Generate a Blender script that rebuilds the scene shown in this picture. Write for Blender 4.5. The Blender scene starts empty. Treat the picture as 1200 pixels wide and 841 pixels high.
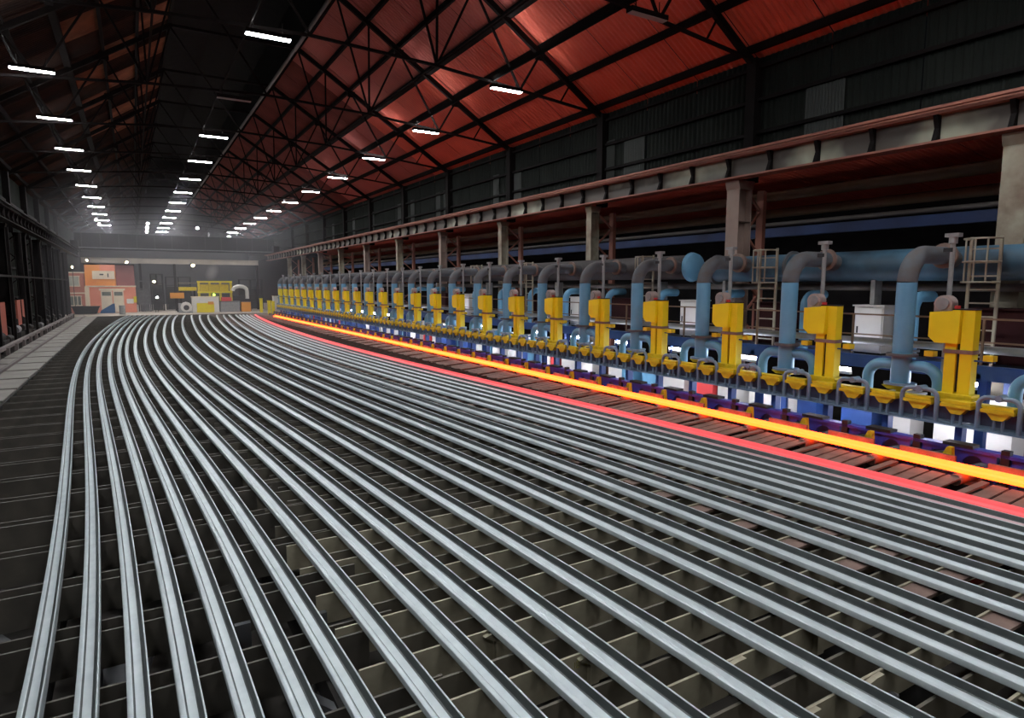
import bpy, math, random
from mathutils import Vector, Matrix
random.seed(7)
PI = math.pi
C = bpy.context.scene.collection
SC = bpy.context.scene

# ------------------------------------------------------------------ camera
cam_d = bpy.data.cameras.new('camera')
cam_d.sensor_width = 36.0
cam_d.lens = 744.68 / 1200.0 * 36.0
cam_d.clip_start = 0.05
cam_d.clip_end = 400
cam = bpy.data.objects.new('camera', cam_d)
C.objects.link(cam)
_p, _y, _r = 0.116302, 0.535256, 0.00095
_F = Vector((math.sin(_y) * math.cos(_p), math.cos(_y) * math.cos(_p), -math.sin(_p)))
_R = Vector((math.cos(_y), -math.sin(_y), 0))
_U = _R.cross(_F)
R2 = _R * math.cos(_r) + _U * math.sin(_r)
U2 = _U * math.cos(_r) - _R * math.sin(_r)
cam.matrix_world = Matrix(((R2.x, U2.x, -_F.x, 0), (R2.y, U2.y, -_F.y, 0), (R2.z, U2.z, -_F.z, 3.0), (0, 0, 0, 1)))
SC.camera = cam

# ------------------------------------------------------------------ world, exposure
w = bpy.data.worlds.new('world')
SC.world = w
w.use_nodes = True
w.node_tree.nodes['Background'].inputs[0].default_value = (0.10, 0.11, 0.14, 1)
w.node_tree.nodes['Background'].inputs[1].default_value = 0.02
SC.view_settings.view_transform = 'Standard'
SC.view_settings.look = 'None'
SC.view_settings.exposure = 0.0
SC.view_settings.gamma = 1.0
SC.view_settings.use_curve_mapping = False
LAMP = 310.0            # radiance of the strip lamps
HOT = (9.5, 0.62, 0.045)    # radiance of the rail fresh from the mill

# ------------------------------------------------------------------ materials
MATS = {}
def mat(name, col, rough=0.6, metal=0.0, col2=None, scale=3.0, amt=0.35, emit=None, stretch=(1, 1, 1), bump=0.0, detail=3.0, mid=0.5, spec=0.5):
    if name in MATS:
        return MATS[name]
    m = bpy.data.materials.new(name)
    m.use_nodes = True
    nt = m.node_tree
    b = nt.nodes['Principled BSDF']
    b.inputs['Base Color'].default_value = (*col, 1)
    b.inputs['Roughness'].default_value = rough
    b.inputs['Metallic'].default_value = metal
    b.inputs['Specular IOR Level'].default_value = spec
    if emit:
        k = max(emit)
        b.inputs['Emission Color'].default_value = (emit[0] / k, emit[1] / k, emit[2] / k, 1)
        b.inputs['Emission Strength'].default_value = k
    if col2 is not None:
        tc = nt.nodes.new('ShaderNodeTexCoord')
        mp = nt.nodes.new('ShaderNodeMapping')
        mp.inputs['Scale'].default_value = stretch
        nz = nt.nodes.new('ShaderNodeTexNoise')
        nz.inputs['Scale'].default_value = scale
        nz.inputs['Detail'].default_value = detail
        rp = nt.nodes.new('ShaderNodeValToRGB')
        rp.color_ramp.elements[0].position = mid - amt / 2
        rp.color_ramp.elements[0].color = (*col, 1)
        rp.color_ramp.elements[1].position = mid + amt / 2
        rp.color_ramp.elements[1].color = (*col2, 1)
        nt.links.new(tc.outputs['Object'], mp.inputs['Vector'])
        nt.links.new(mp.outputs[0], nz.inputs['Vector'])
        nt.links.new(nz.outputs['Fac'], rp.inputs['Fac'])
        nt.links.new(rp.outputs[0], b.inputs['Base Color'])
        if bump:
            bp = nt.nodes.new('ShaderNodeBump')
            bp.inputs['Strength'].default_value = bump
            bp.inputs['Distance'].default_value = 0.01
            nt.links.new(nz.outputs['Fac'], bp.inputs['Height'])
            nt.links.new(bp.outputs[0], b.inputs['Normal'])
    MATS[name] = m
    return m

RAIL = mat('rolled steel', (0.44, 0.51, 0.53), 0.48, 0.3, (0.53, 0.60, 0.61), 7, 0.5)
RAILSHADE = mat('shaded rail steel', (0.055, 0.065, 0.065), 0.45, 0.4, (0.085, 0.098, 0.096), 7, 0.5)  # shade of the fillet creases and inner foot face, put into the colour
RAILHOT = mat('dull red steel', (0.24, 0.12, 0.12), 0.5, 0.1, emit=(0.85, 0.035, 0.045))
RAILPINK = mat('steel with reflected glow', (0.42, 0.40, 0.41), 0.42, 0.5, emit=(0.13, 0.012, 0.016))  # light reflected from the red rail, put in as faint emission
GLOW = mat('glowing steel', (0.3, 0.1, 0.05), 0.6, 0, emit=HOT)
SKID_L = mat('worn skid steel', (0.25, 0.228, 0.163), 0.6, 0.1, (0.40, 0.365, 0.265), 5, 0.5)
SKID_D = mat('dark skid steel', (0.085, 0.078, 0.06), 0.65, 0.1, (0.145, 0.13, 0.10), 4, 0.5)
SKID_X = mat('darkest skid steel', (0.050, 0.046, 0.040), 0.65, 0.2, (0.10, 0.09, 0.072), 3, 0.5)
PITDK = mat('oily pit steel', (0.018, 0.018, 0.018), 0.7, 0.1, (0.045, 0.043, 0.04), 2, 0.5, spec=0.05)
PITGY = mat('grey pit steel', (0.08, 0.085, 0.09), 0.55, 0.3, (0.14, 0.145, 0.15), 3, 0.5)
FLOOR = mat('sooty concrete', (0.022, 0.020, 0.018), 0.85, 0, (0.04, 0.037, 0.033), 1.2, 0.6, spec=0.05)
PALEFL = mat('pale concrete', (0.30, 0.26, 0.22), 0.8, 0, (0.42, 0.37, 0.31), 0.8, 0.6)
PLATE = mat('grey floor plate', (0.125, 0.117, 0.10), 0.65, 0.0, (0.20, 0.185, 0.16), 1.2, 0.6)
CURB = mat('dusty steel kerb', (0.10, 0.083, 0.078), 0.75, 0, (0.15, 0.125, 0.118), 1.5, 0.6)
BROWNPL = mat('scaled brown plate', (0.13, 0.085, 0.07), 0.75, 0.1, (0.24, 0.16, 0.13), 4, 0.5)
YEL = mat('yellow paint', (0.80, 0.66, 0.008), 0.45, 0, (0.72, 0.57, 0.008), 2.5, 0.6)
YELD = mat('grimy yellow paint', (0.55, 0.40, 0.010), 0.55, 0, (0.74, 0.57, 0.010), 7, 0.5)
BLUE = mat('light blue pipe paint', (0.10, 0.27, 0.42), 0.4, 0.05, (0.14, 0.34, 0.50), 2.5, 0.6)
BLUEDUST = mat('dusty blue pipe paint', (0.085, 0.075, 0.07), 0.8, 0.0, (0.085, 0.105, 0.125), 4, 0.5)
HEADD = mat('sooty header paint', (0.025, 0.022, 0.022), 0.8, 0.0, (0.05, 0.045, 0.045), 1.2, 0.5)
HEADB = mat('grimy blue header paint', (0.012, 0.026, 0.038), 0.55, 0.0, (0.045, 0.125, 0.19), 0.9, 0.3, detail=5)
BLUEG = mat('grey blue pipe paint', (0.13, 0.20, 0.28), 0.42, 0.1, (0.19, 0.27, 0.35), 5, 0.5)
BENCH = mat('slate blue panel', (0.07, 0.09, 0.16), 0.5, 0.1, (0.11, 0.14, 0.22), 6, 0.5)
PURP = mat('indigo frame paint', (0.030, 0.038, 0.32), 0.45, 0, (0.045, 0.055, 0.40), 4, 0.5)
BLUEDK = mat('deep blue paint', (0.015, 0.05, 0.20), 0.5, 0, (0.03, 0.08, 0.27), 3, 0.5)
BLUEBM = mat('sooty blue beam paint', (0.007, 0.016, 0.055), 0.7, 0, (0.015, 0.04, 0.13), 0.6, 0.4)
STEELGY = mat('bare grey steel', (0.22, 0.23, 0.23), 0.5, 0.3, (0.32, 0.32, 0.31), 6, 0.5)
MOTOR = mat('motor grey', (0.32, 0.25, 0.23), 0.5, 0.2, (0.42, 0.34, 0.31), 9, 0.5)
REDCAP = mat('red cap', (0.5, 0.03, 0.03), 0.5)
DARKST = mat('dark structural steel', (0.007, 0.0063, 0.0063), 0.8, 0.0, (0.013, 0.0115, 0.011), 2, 0.6, spec=0.05)
TRUSS = mat('sooty truss steel', (0.008, 0.007, 0.007), 0.85, 0.0, (0.014, 0.012, 0.011), 3, 0.6, spec=0.05)
RIDGEP = mat('dusty grey tube', (0.11, 0.10, 0.09), 0.7, 0, (0.16, 0.14, 0.13), 2, 0.6)
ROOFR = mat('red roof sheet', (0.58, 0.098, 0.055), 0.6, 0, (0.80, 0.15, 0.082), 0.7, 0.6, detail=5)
ROOFRD = mat('dull red roof sheet', (0.30, 0.072, 0.056), 0.7, 0, (0.42, 0.098, 0.07), 0.7, 0.6, detail=5)
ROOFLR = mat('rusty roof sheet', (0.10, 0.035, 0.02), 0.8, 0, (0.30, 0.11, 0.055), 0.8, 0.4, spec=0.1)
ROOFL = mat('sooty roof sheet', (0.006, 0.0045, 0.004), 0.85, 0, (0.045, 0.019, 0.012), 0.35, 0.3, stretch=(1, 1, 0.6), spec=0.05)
CLAD = mat('sooty green cladding', (0.010, 0.012, 0.0105), 0.85, 0, (0.020, 0.023, 0.020), 0.8, 0.6, spec=0.05)
CLADP = mat('pale translucent sheet', (0.024, 0.029, 0.025), 0.7, 0, (0.036, 0.042, 0.037), 1.5, 0.6)
COLB = mat('beige column paint', (0.33, 0.31, 0.23), 0.6, 0, (0.16, 0.11, 0.075), 1.6, 0.3, detail=6)
COLD = mat('brown column paint', (0.22, 0.16, 0.13), 0.65, 0, (0.30, 0.22, 0.18), 2, 0.5)
BEAMW = mat('pale beam web', (0.06, 0.05, 0.04), 0.6, 0, (0.38, 0.39, 0.29), 0.30, 0.14, detail=4, mid=0.58)
BEAMR = mat('rusty red flange', (0.20, 0.07, 0.05), 0.7, 0, (0.28, 0.11, 0.07), 2, 0.5)
BROWNP = mat('brown pipe lagging', (0.14, 0.085, 0.05), 0.75, 0, (0.20, 0.13, 0.08), 1.5, 0.6)
BRICK = mat('dusky red brick', (0.42, 0.15, 0.11), 0.8, 0, (0.50, 0.20, 0.15), 6, 0.5)
SALMON = mat('salmon render', (0.72, 0.24, 0.15), 0.75, 0, (0.80, 0.30, 0.20), 1.2, 0.6)
ORANGE = mat('orange panel', (0.85, 0.33, 0.06), 0.6, 0, (0.78, 0.28, 0.08), 1, 0.5)
CREAM = mat('cream trim', (0.75, 0.66, 0.5), 0.7, 0, (0.66, 0.56, 0.42), 2, 0.5)
CABDK = mat('dark maroon paint', (0.020, 0.006, 0.006), 0.8, 0, (0.032, 0.009, 0.009), 2, 0.5, spec=0.1)
MAROON = mat('maroon cladding', (0.22, 0.075, 0.075), 0.7, 0, (0.27, 0.10, 0.09), 2, 0.5)
WHITEP = mat('off white paint', (0.62, 0.60, 0.56), 0.6, 0, (0.70, 0.68, 0.64), 2, 0.5)
GLASSD = mat('dim window glass', (0.10, 0.12, 0.11), 0.15, 0, (0.20, 0.22, 0.19), 2, 0.5)
TARP = mat('blue tarpaulin', (0.02, 0.09, 0.22), 0.6)
BLACK = mat('black steel', (0.012, 0.012, 0.014), 0.6, 0.1)
ORBOX = mat('orange machine paint', (0.75, 0.30, 0.03), 0.6)
REDP = mat('red machine paint', (0.62, 0.05, 0.05), 0.6)
LITRED = mat('brick red door paint', (0.34, 0.08, 0.045), 0.75, 0, (0.26, 0.06, 0.035), 1.0, 0.5)
LENS = mat('lit diffuser', (0.9, 0.9, 0.9), 0.5, 0, emit=(LAMP, LAMP * 1.0, LAMP * 1.03))
ROOFFILL = mat('added roof uplight', (0.9, 0.9, 0.9), 0.5, 0, emit=(LAMP * 0.075, LAMP * 0.075, LAMP * 0.077))
LENSOFF = mat('unlit diffuser', (0.28, 0.24, 0.22), 0.5)
FLOODM = mat('flood lens', (0.9, 0.9, 0.9), 0.5, 0, emit=(160, 148, 148))
SODIUM = mat('warm lamp lens', (0.9, 0.8, 0.5), 0.5, 0, emit=(220, 150, 66))
LOWU = mat('upper work lamp tube', (0.9, 0.9, 0.9), 0.5, 0, emit=(62, 62, 70))
BENCHFILL = mat('added fill tube', (0.9, 0.9, 0.9), 0.5, 0, emit=(130, 130, 145))
GREENL = mat('green signal lens', (0.4, 0.8, 0.1), 0.5, 0, emit=(3.0, 5.0, 0.4))

# ------------------------------------------------------------------ mesh builder
class MB:
    def __init__(s):
        s.v = []; s.f = []
    def add(s, vs, fs):
        o = len(s.v); s.v += [tuple(p) for p in vs]; s.f += [tuple(i + o for i in f) for f in fs]; return s
    def box(s, x0, x1, y0, y1, z0, z1):
        return s.add([(x0, y0, z0), (x1, y0, z0), (x1, y1, z0), (x0, y1, z0), (x0, y0, z1), (x1, y0, z1), (x1, y1, z1), (x0, y1, z1)],
                     [(0, 3, 2, 1), (4, 5, 6, 7), (0, 1, 5, 4), (1, 2, 6, 5), (2, 3, 7, 6), (3, 0, 4, 7)])
    def prism(s, pts, axis, a, b):
        n = len(pts)
        def P(p, t):
            if axis == 'x': return (t, p[0], p[1])
            if axis == 'y': return (p[0], t, p[1])
            return (p[0], p[1], t)
        vs = [P(p, a) for p in pts] + [P(p, b) for p in pts]
        fs = [tuple(range(n - 1, -1, -1)), tuple(range(n, 2 * n))] + [(i, (i + 1) % n, n + (i + 1) % n, n + i) for i in range(n)]
        return s.add(vs, fs)
    def bar(s, p, q, wd, ht=None):
        ht = ht or wd
        p = Vector(p); q = Vector(q); d = (q - p).normalized()
        up = Vector((0, 0, 1)) if abs(d.z) < 0.95 else Vector((0, 1, 0))
        a = d.cross(up).normalized(); b = a.cross(d).normalized()
        a *= wd / 2; b *= ht / 2
        vs = [p - a - b, p + a - b, p + a + b, p - a + b, q - a - b, q + a - b, q + a + b, q - a + b]
        return s.add(vs, [(0, 1, 2, 3), (7, 6, 5, 4), (0, 4, 5, 1), (1, 5, 6, 2), (2, 6, 7, 3), (3, 7, 4, 0)])
    def tube(s, path, r, n=12, caps=True):
        path = [Vector(p) for p in path]
        o = len(s.v); prev = None
        for i, p in enumerate(path):
            if i == 0: d = path[1] - p
            elif i == len(path) - 1: d = p - path[i - 1]
            else: d = (path[i + 1] - p).normalized() + (p - path[i - 1]).normalized()
            d.normalize()
            if prev is None:
                up = Vector((0, 0, 1)) if abs(d.z) < 0.9 else Vector((1, 0, 0))
                a = d.cross(up).normalized()
            else:
                a = (prev - d * prev.dot(d)).normalized()
            prev = a
            b = d.cross(a)
            rr = r[i] if isinstance(r, (list, tuple)) else r
            for k in range(n):
                t = 2 * PI * k / n
                s.v.append(tuple(p + a * math.cos(t) * rr + b * math.sin(t) * rr))
        for i in range(len(path) - 1):
            for k in range(n):
                s.f.append((o + i * n + k, o + i * n + (k + 1) % n, o + (i + 1) * n + (k + 1) % n, o + (i + 1) * n + k))
        if caps:
            s.f.append(tuple(o + k for k in range(n - 1, -1, -1)))
            e = o + (len(path) - 1) * n
            s.f.append(tuple(e + k for k in range(n)))
        return s
    def mesh(s, name, m, smooth=None):
        me = bpy.data.meshes.new(name)
        me.from_pydata(s.v, [], s.f)
        me.materials.append(m)
        if smooth is not None:
            me.polygons.foreach_set('use_smooth', [True] * len(me.polygons))
            me.set_sharp_from_angle(angle=math.radians(smooth))
        me.validate(); me.update()
        return me
    def build(s, name, m, parent=None, smooth=None):
        return put(name, s.mesh(name, m, smooth), parent)

def put(name, me, parent=None, loc=None, rot=None):
    o = bpy.data.objects.new(name, me)
    C.objects.link(o)
    if parent is not None: o.parent = parent
    if loc: o.location = loc
    if rot: o.rotation_euler = rot
    return o
def tag(o, label=None, cat=None, group=None, kind=None):
    if label: o['label'] = label
    if cat: o['category'] = cat
    if group: o['group'] = group
    if kind: o['kind'] = kind
    return o
def thing(name, loc, label, cat, group=None, rz=0.0, kind=None):
    o = bpy.data.objects.new(name, None)
    o.empty_display_size = 0.2
    C.objects.link(o); o.location = loc; o.rotation_euler = (0, 0, rz)
    return tag(o, label, cat, group, kind)
def struct(o, label=None):
    o['kind'] = 'structure'
    if label: o['label'] = label
    return o
def copy_tree(o, parent=None):
    c = o.copy(); C.objects.link(c); c.parent = parent
    for ch in o.children:
        copy_tree(ch, c)
    return c
def box(name, m, parent, x0, x1, y0, y1, z0, z1):
    return MB().box(x0, x1, y0, y1, z0, z1).build(name, m, parent)
_o = ['first', 'second', 'third', 'fourth', 'fifth', 'sixth', 'seventh', 'eighth', 'ninth', 'tenth', 'eleventh', 'twelfth', 'thirteenth',
      'fourteenth', 'fifteenth', 'sixteenth', 'seventeenth', 'eighteenth', 'nineteenth']
_t = {2: 'twent', 3: 'thirt', 4: 'fort', 5: 'fift', 6: 'sixt'}
def nth(i):            # 1-based
    if i < 20: return _o[i - 1]
    a, b = divmod(i, 10)
    return _t[a] + 'ieth' if b == 0 else _t[a] + 'y-' + _o[b - 1]
def arc(c, r, a0, a1, n, plane):
    out = []
    for i in range(n + 1):
        t = a0 + (a1 - a0) * i / n
        u, v = r * math.cos(t), r * math.sin(t)
        out.append((c[0] + u, c[1], c[2] + v) if plane == 'xz' else (c[0], c[1] + u, c[2] + v))
    return out

# ================================================================== THE SETTING
BAY = 7.2
BAYS = [6.3 + BAY * k for k in range(-1, 15)]          # frame lines along the hall
XL, XR, XC = -6.3, 16.5, 5.1
ZE = 9.75                                             # eaves
SL = 0.645
YEND = 112.0
Y0 = -9.0

# floors
MB().box(-3.0, 12.05, Y0, 72.6, -1.25, -1.15).build('floor', FLOOR)
struct(bpy.data.objects['floor'], 'sooty concrete pit floor beneath the cooling bed')
fl = MB().box(XL - 0.3, -3.0, Y0, 72.6, -1.25, -0.12).build('floor', FLOOR); struct(fl, 'dark raised floor along the left wall')
fl = MB().box(XL - 0.3, 23.0, 72.6, YEND, -1.25, -0.02).build('floor', PALEFL); struct(fl, 'pale concrete floor beyond the end of the cooling bed')
fl = MB().box(12.05, 23.0, Y0, 72.6, -1.25, -1.0).build('floor', FLOOR); struct(fl, 'dark floor of the side aisle behind the machines')

# roof slopes with separate sheets and purlins
PURX = [8.0, 9.37, 10.73, 12.1, 13.47, 14.83, 16.2]
def zroof(X):
    return ZE + SL * (XR - (X if X > XC else 2 * XC - X))
SHEETW = 2.4
def sheet_mesh(name, width, length, m, ribs=12, depth=0.035):
    b = MB()
    n = ribs * 4
    for i in range(n + 1):
        y = width * i / n
        z = depth if (i % 4) in (1, 2) else 0.0
        b.v += [(0, y, z), (length, y, z)]
    for i in range(n):
        b.f.append((2 * i, 2 * i + 2, 2 * i + 3, 2 * i + 1))
    return b.mesh(name, m)
edgesX = [8.0, 9.37, 10.73, 12.1, 13.47, 14.83, 16.2, 17.0]
ang = math.atan(SL)
for side in ('right', 'left'):
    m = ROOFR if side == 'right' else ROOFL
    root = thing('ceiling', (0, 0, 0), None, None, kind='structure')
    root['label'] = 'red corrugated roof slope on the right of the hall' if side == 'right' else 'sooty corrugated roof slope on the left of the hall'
    farm = mat('dark red roof sheet', (0.10, 0.030, 0.025), 0.75, 0, (0.20, 0.05, 0.038), 0.7, 0.6, spec=0.1) if side == 'right' else m  # right slope gets darker towards the far end
    far = MB()
    for j in range(len(edgesX) - 1):
        xa, xb = edgesX[j], edgesX[j + 1]
        L = (xb - xa) / math.cos(ang) + 0.06
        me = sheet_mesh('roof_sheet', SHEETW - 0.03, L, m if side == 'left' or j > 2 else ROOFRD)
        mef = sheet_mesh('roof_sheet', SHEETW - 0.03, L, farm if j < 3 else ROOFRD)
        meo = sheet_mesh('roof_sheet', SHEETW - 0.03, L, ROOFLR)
        y = -8.1
        while y < YEND:
            za = zroof(xa) + 0.10
            if side == 'right':
                Mx = Matrix.Translation((xa, y, za)) @ Matrix.Rotation(ang, 4, 'Y')
            else:
                Mx = Matrix.Translation((2 * XC - xa, y + SHEETW, za)) @ Matrix.Rotation(PI, 4, 'Z') @ Matrix.Rotation(ang, 4, 'Y')
            if -1 < y < 52:
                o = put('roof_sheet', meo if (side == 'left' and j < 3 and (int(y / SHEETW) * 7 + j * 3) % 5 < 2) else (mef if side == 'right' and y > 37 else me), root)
                o.matrix_local = Mx
            else:
                far.add([Mx @ v.co for v in me.vertices], [tuple(p.vertices) for p in me.polygons])
            y += SHEETW
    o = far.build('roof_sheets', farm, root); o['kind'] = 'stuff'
    for X in PURX:
        Xs = X if side == 'right' else 2 * XC - X
        pw = 0.13 if X == 12.1 else 0.06
        b = MB().box(Xs - pw, Xs + pw, Y0, YEND, zroof(X) - 0.13, zroof(X) + 0.09)
        b.build('purlin', TRUSS, root)
# lantern above the ridge
lan = thing('ceiling', (0, 0, 0), None, None, kind='structure'); lan['label'] = 'dark raised roof lantern along the ridge'
zt = zroof(8.0)
box('lantern_side', DARKST, lan, 8.0, 8.12, Y0, YEND, zt + 0.2, zt + 2.4)
box('lantern_side', DARKST, lan, 2 * XC - 8.12, 2 * XC - 8.0, Y0, YEND, zt + 0.2, zt + 2.4)
MB().prism([(1.6, zt + 2.3), (XC, zt + 3.6), (8.6, zt + 2.3), (8.6, zt + 2.45), (XC, zt + 3.75), (1.6, zt + 2.45)], 'y', Y0, YEND).build('lantern_roof', DARKST, lan)
# the tube along the edge of the lantern
tb = MB().tube([(7.9, Y0, zt - 0.28), (7.9, YEND, zt - 0.28)], 0.13, 10).build('ridge_tube', RIDGEP, None, 40)
tag(tb, 'long dusty grey tube along the edge of the ridge opening', 'pipe')

# right upper wall: corrugated sheets, girts
wr = thing('wall_right', (0, 0, 0), None, None, kind='structure'); wr['label'] = 'sooty corrugated upper wall above the crane runway'
wl = thing('wall_left', (0, 0, 0), None, None, kind='structure'); wl['label'] = 'dark corrugated wall on the left side of the hall'
def vsheet(name, width, height, m):
    b = MB(); n = 48
    for i in range(n + 1):
        z = 0.03 if (i % 4) in (1, 2) else 0.0
        y = width * i / n
        b.v += [(-z, y, 0), (-z, y, height)]
    for i in range(n):
        b.f.append((2 * i, 2 * i + 2, 2 * i + 3, 2 * i + 1))
    return b.mesh(name, m)
meR = vsheet('cladding_sheet', 2.37, ZE - 6.7, CLAD)
meP = vsheet('pale_cladding_sheet', 1.15, 1.5, CLADP)
meP2 = vsheet('pale_cladding_sheet', 0.6, 1.7, CLADP)
meL = vsheet('cladding_sheet', 2.37, ZE + 1.1, CLAD)
y = -8.1
farR = MB(); farL = MB()
while y < YEND:
    if -1 < y < 75:
        put('cladding_sheet', meR, wr, (XR + 0.1, y, 6.7))
        put('cladding_sheet', meL, wl, (XL - 0.1, y + 2.37, -1.1), (0, 0, PI))
    else:
        farR.add([(XR + 0.1 + v.co.x, y + v.co.y, 6.7 + v.co.z) for v in meR.vertices], [tuple(p.vertices) for p in meR.polygons])
        farL.add([(XL - 0.1 - v.co.x, y + 2.37 - v.co.y, -1.1 + v.co.z) for v in meL.vertices], [tuple(p.vertices) for p in meL.polygons])
    y += 2.4
farR.build('cladding_sheets', CLAD, wr)['kind'] = 'stuff'
farL.build('cladding_sheets', CLAD, wl)['kind'] = 'stuff'
for yy, me in ((10.6, meP), (18.3, meP), (20.0, meP2), (27.0, meP), (29.2, meP2), (35.4, meP2), (36.5, meP2), (40.7, meP2), (43.2, meP2), (49.0, meP2), (54.0, meP2), (60.5, meP2)):
    put('pale_cladding_sheet', me, wr, (XR + 0.03, yy, 6.95))
for z in (7.55, 8.5, 9.45):
    box('girt', DARKST, wr, XR - 0.08, XR + 0.04, Y0, YEND, z - 0.05, z + 0.05)
for z in (2.2, 4.0, 8.0):
    box('girt', DARKST, wl, XL - 0.06, XL + 0.08, Y0, YEND, z - 0.06, z + 0.06)
# end walls and the back wall of the side aisle
we = box('wall_far', DARKST, None, XL - 0.5, 23.2, YEND, YEND + 0.2, -1.2, 19); struct(we, 'dark end wall of the hall')
wb = box('wall_back', DARKST, None, 23.0, 23.2, Y0, YEND, -1.2, 7.0); struct(wb, 'dark back wall of the side aisle')
wn = box('wall_near', DARKST, None, XL - 0.5, 23.2, Y0 - 0.2, Y0, -1.2, 19); struct(wn, 'dark end wall behind the viewer')
# roof of the side aisle, red sheets
ar = thing('ceiling', (0, 0, 0), None, None, kind='structure'); ar['label'] = 'low red corrugated roof over the side aisle'
aa = math.atan(0.9 / 6.4)
me = sheet_mesh('aisle_sheet', 2.37, 6.5, ROOFR, 14, 0.05)
y = -8.1
while y < 75:
    o = put('aisle_sheet', me, ar); o.matrix_local = Matrix.Translation((16.55, y, 6.9)) @ Matrix.Rotation(aa, 4, 'Y')
    y += 2.4

# ================================================================== ROOF TRUSSES
def truss_proto():
    t = thing('roof_truss', (0, 0, 0), 'x', 'roof truss', 'roof trusses across the hall')
    for s in (1, -1):
        X = lambda x: XC + s * (x - XC)
        nb = [(16.3, ZE - 0.05), (12.6, ZE + 0.32), (9.3, ZE + 0.62), (XC, ZE + 0.80)]
        MB().bar((X(16.4), 0, zroof(16.4) - 0.22), (X(7.9), 0, zroof(7.9) - 0.22), 0.15, 0.2).build('top_chord', TRUSS, t)
        for a, b in zip(nb[:-1], nb[1:]):
            MB().bar((X(a[0]), 0, a[1]), (X(b[0]), 0, b[1]), 0.085, 0.085).build('bottom_chord', TRUSS, t)
        T = lambda x: (X(x), 0, zroof(x) - 0.25)
        B = lambda i: (X(nb[i][0]), 0, nb[i][1])
        for i, x in ((1, 13.47), (1, 10.73), (2, 10.73), (2, 9.37), (2, 8.0), (3, 8.0)):
            MB().bar(B(i), T(x), 0.07).build('web_member', TRUSS, t)
        MB().bar(T(14.83), (X(14.4), 0, ZE + 0.14), 0.05).build('web_member', TRUSS, t)
        for x in (10.73, 13.47):
            MB().box(X(x) - 0.2, X(x) + 0.2, -0.03, 0.03, zroof(x) - 0.45, zroof(x) - 0.15).build('gusset_plate', TRUSS, t)
    MB().bar((8.0, 0, zroof(8) - 0.2), (2 * XC - 8.0, 0, zroof(8) - 0.2), 0.12).build('collar_tie', TRUSS, t)
    return t
tr0 = truss_proto()
for i, yb in enumerate(BAYS):
    t = tr0 if i == 0 else copy_tree(tr0)
    t.location = (0, yb, 0)
    t['label'] = nth(i + 1) + ' dark lattice roof truss from the near end of the hall'
# longitudinal ties
for X, z, nm in ((9.3, ZE + 0.62, 'right'), (0.9, ZE + 0.62, 'left')):
    o = MB().box(X - 0.03, X + 0.03, Y0, YEND, z + 0.045, z + 0.10).build('roof_tie', TRUSS)
    tag(o, 'long thin steel tie linking the roof trusses, ' + ('above the glowing rail lamps' if X > 11 else 'beside the ridge on the ' + nm), 'tie')

# ================================================================== STRIP LAMPS
def lamp_proto(lens):
    t = thing('strip_lamp', (0, 0, 0), 'x', 'lamp', 'strip lamps under the roof')
    h = MB().box(-0.62, 0.62, -0.12, -0.10, -0.02, 0.10).box(-0.62, 0.62, 0.10, 0.12, -0.02, 0.10).box(-0.62, -0.6, -0.10, 0.10, -0.02, 0.10).box(0.6, 0.62, -0.10, 0.10, -0.02, 0.10)
    h.build('housing', DARKST, t)
    MB().prism([(-0.085, -0.04), (0.085, -0.04), (0.10, 0.0), (0.10, 0.04), (-0.10, 0.04), (-0.10, 0.0)], 'x', -0.6, 0.6).build('diffuser', lens, t)
    MB().box(-0.58, 0.58, -0.085, 0.085, 0.042, 0.06).build('added_uplight', ROOFFILL if lens is LENS else lens, t)  # upward glow added to brighten the roof sheets
    MB().bar((-0.4, 0, 0.1), (-0.4, 0, 0.42), 0.02).build('hanger', TRUSS, t)
    MB().bar((0.4, 0, 0.1), (0.4, 0, 0.42), 0.02).build('hanger', TRUSS, t)
    return t
lampP = lamp_proto(LENS); lampU = lamp_proto(LENSOFF)
usedP = [False]; usedU = [False]
def lamp(X, Y, Z, label, lit=True):
    p, u = (lampP, usedP) if lit else (lampU, usedU)
    t = p if not u[0] else copy_tree(p)
    u[0] = True
    t.location = (X, Y, Z); t['label'] = label
    return t
rows = (('left', -2.45, 10.05, [27.0 + 7.2 * k for k in range(-4, 10)], 4),
        ('middle', 3.75, 10.05, [20.0 + 7.2 * k for k in range(-3, 12)], 3),
        ('right', 11.85, 9.9, [20.4 + 7.27 * k for k in range(-3, 13)], 3))
for nm, X, Z, ys, off in rows:
    n = 0; un = 0
    for k, yy in enumerate(ys):
        lit = not ((nm == 'middle' and abs(yy - 27.2) < 1) or (nm == 'right' and abs(yy - 13.1) < 1))
        if k >= off: n += lit
        if not lit:
            lamp(X, yy, Z, 'unlit grey strip lamp in the %s row under the roof' % nm, False)
        elif k < off:
            lamp(X, yy, Z, 'lit strip lamp overhead behind the view, %s row, number %s' % (nm, nth(off - k)))
        else:
            lamp(X, yy, Z, '%s lit strip lamp from the viewer in the %s row under the roof' % (nth(n), nm))

for nm, X, z0, z1 in (('left', -2.45, 10.11, 10.20), ('middle', 3.75, 10.42, 10.49), ('right', 11.85, 10.18, 10.33)):
    o = MB().box(X - 0.42, X - 0.38, Y0, YEND, z0, z1).build('lamp_conduit', TRUSS)
    tag(o, 'thin dark conduit that carries the %s row of strip lamps' % nm, 'conduit')

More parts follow.
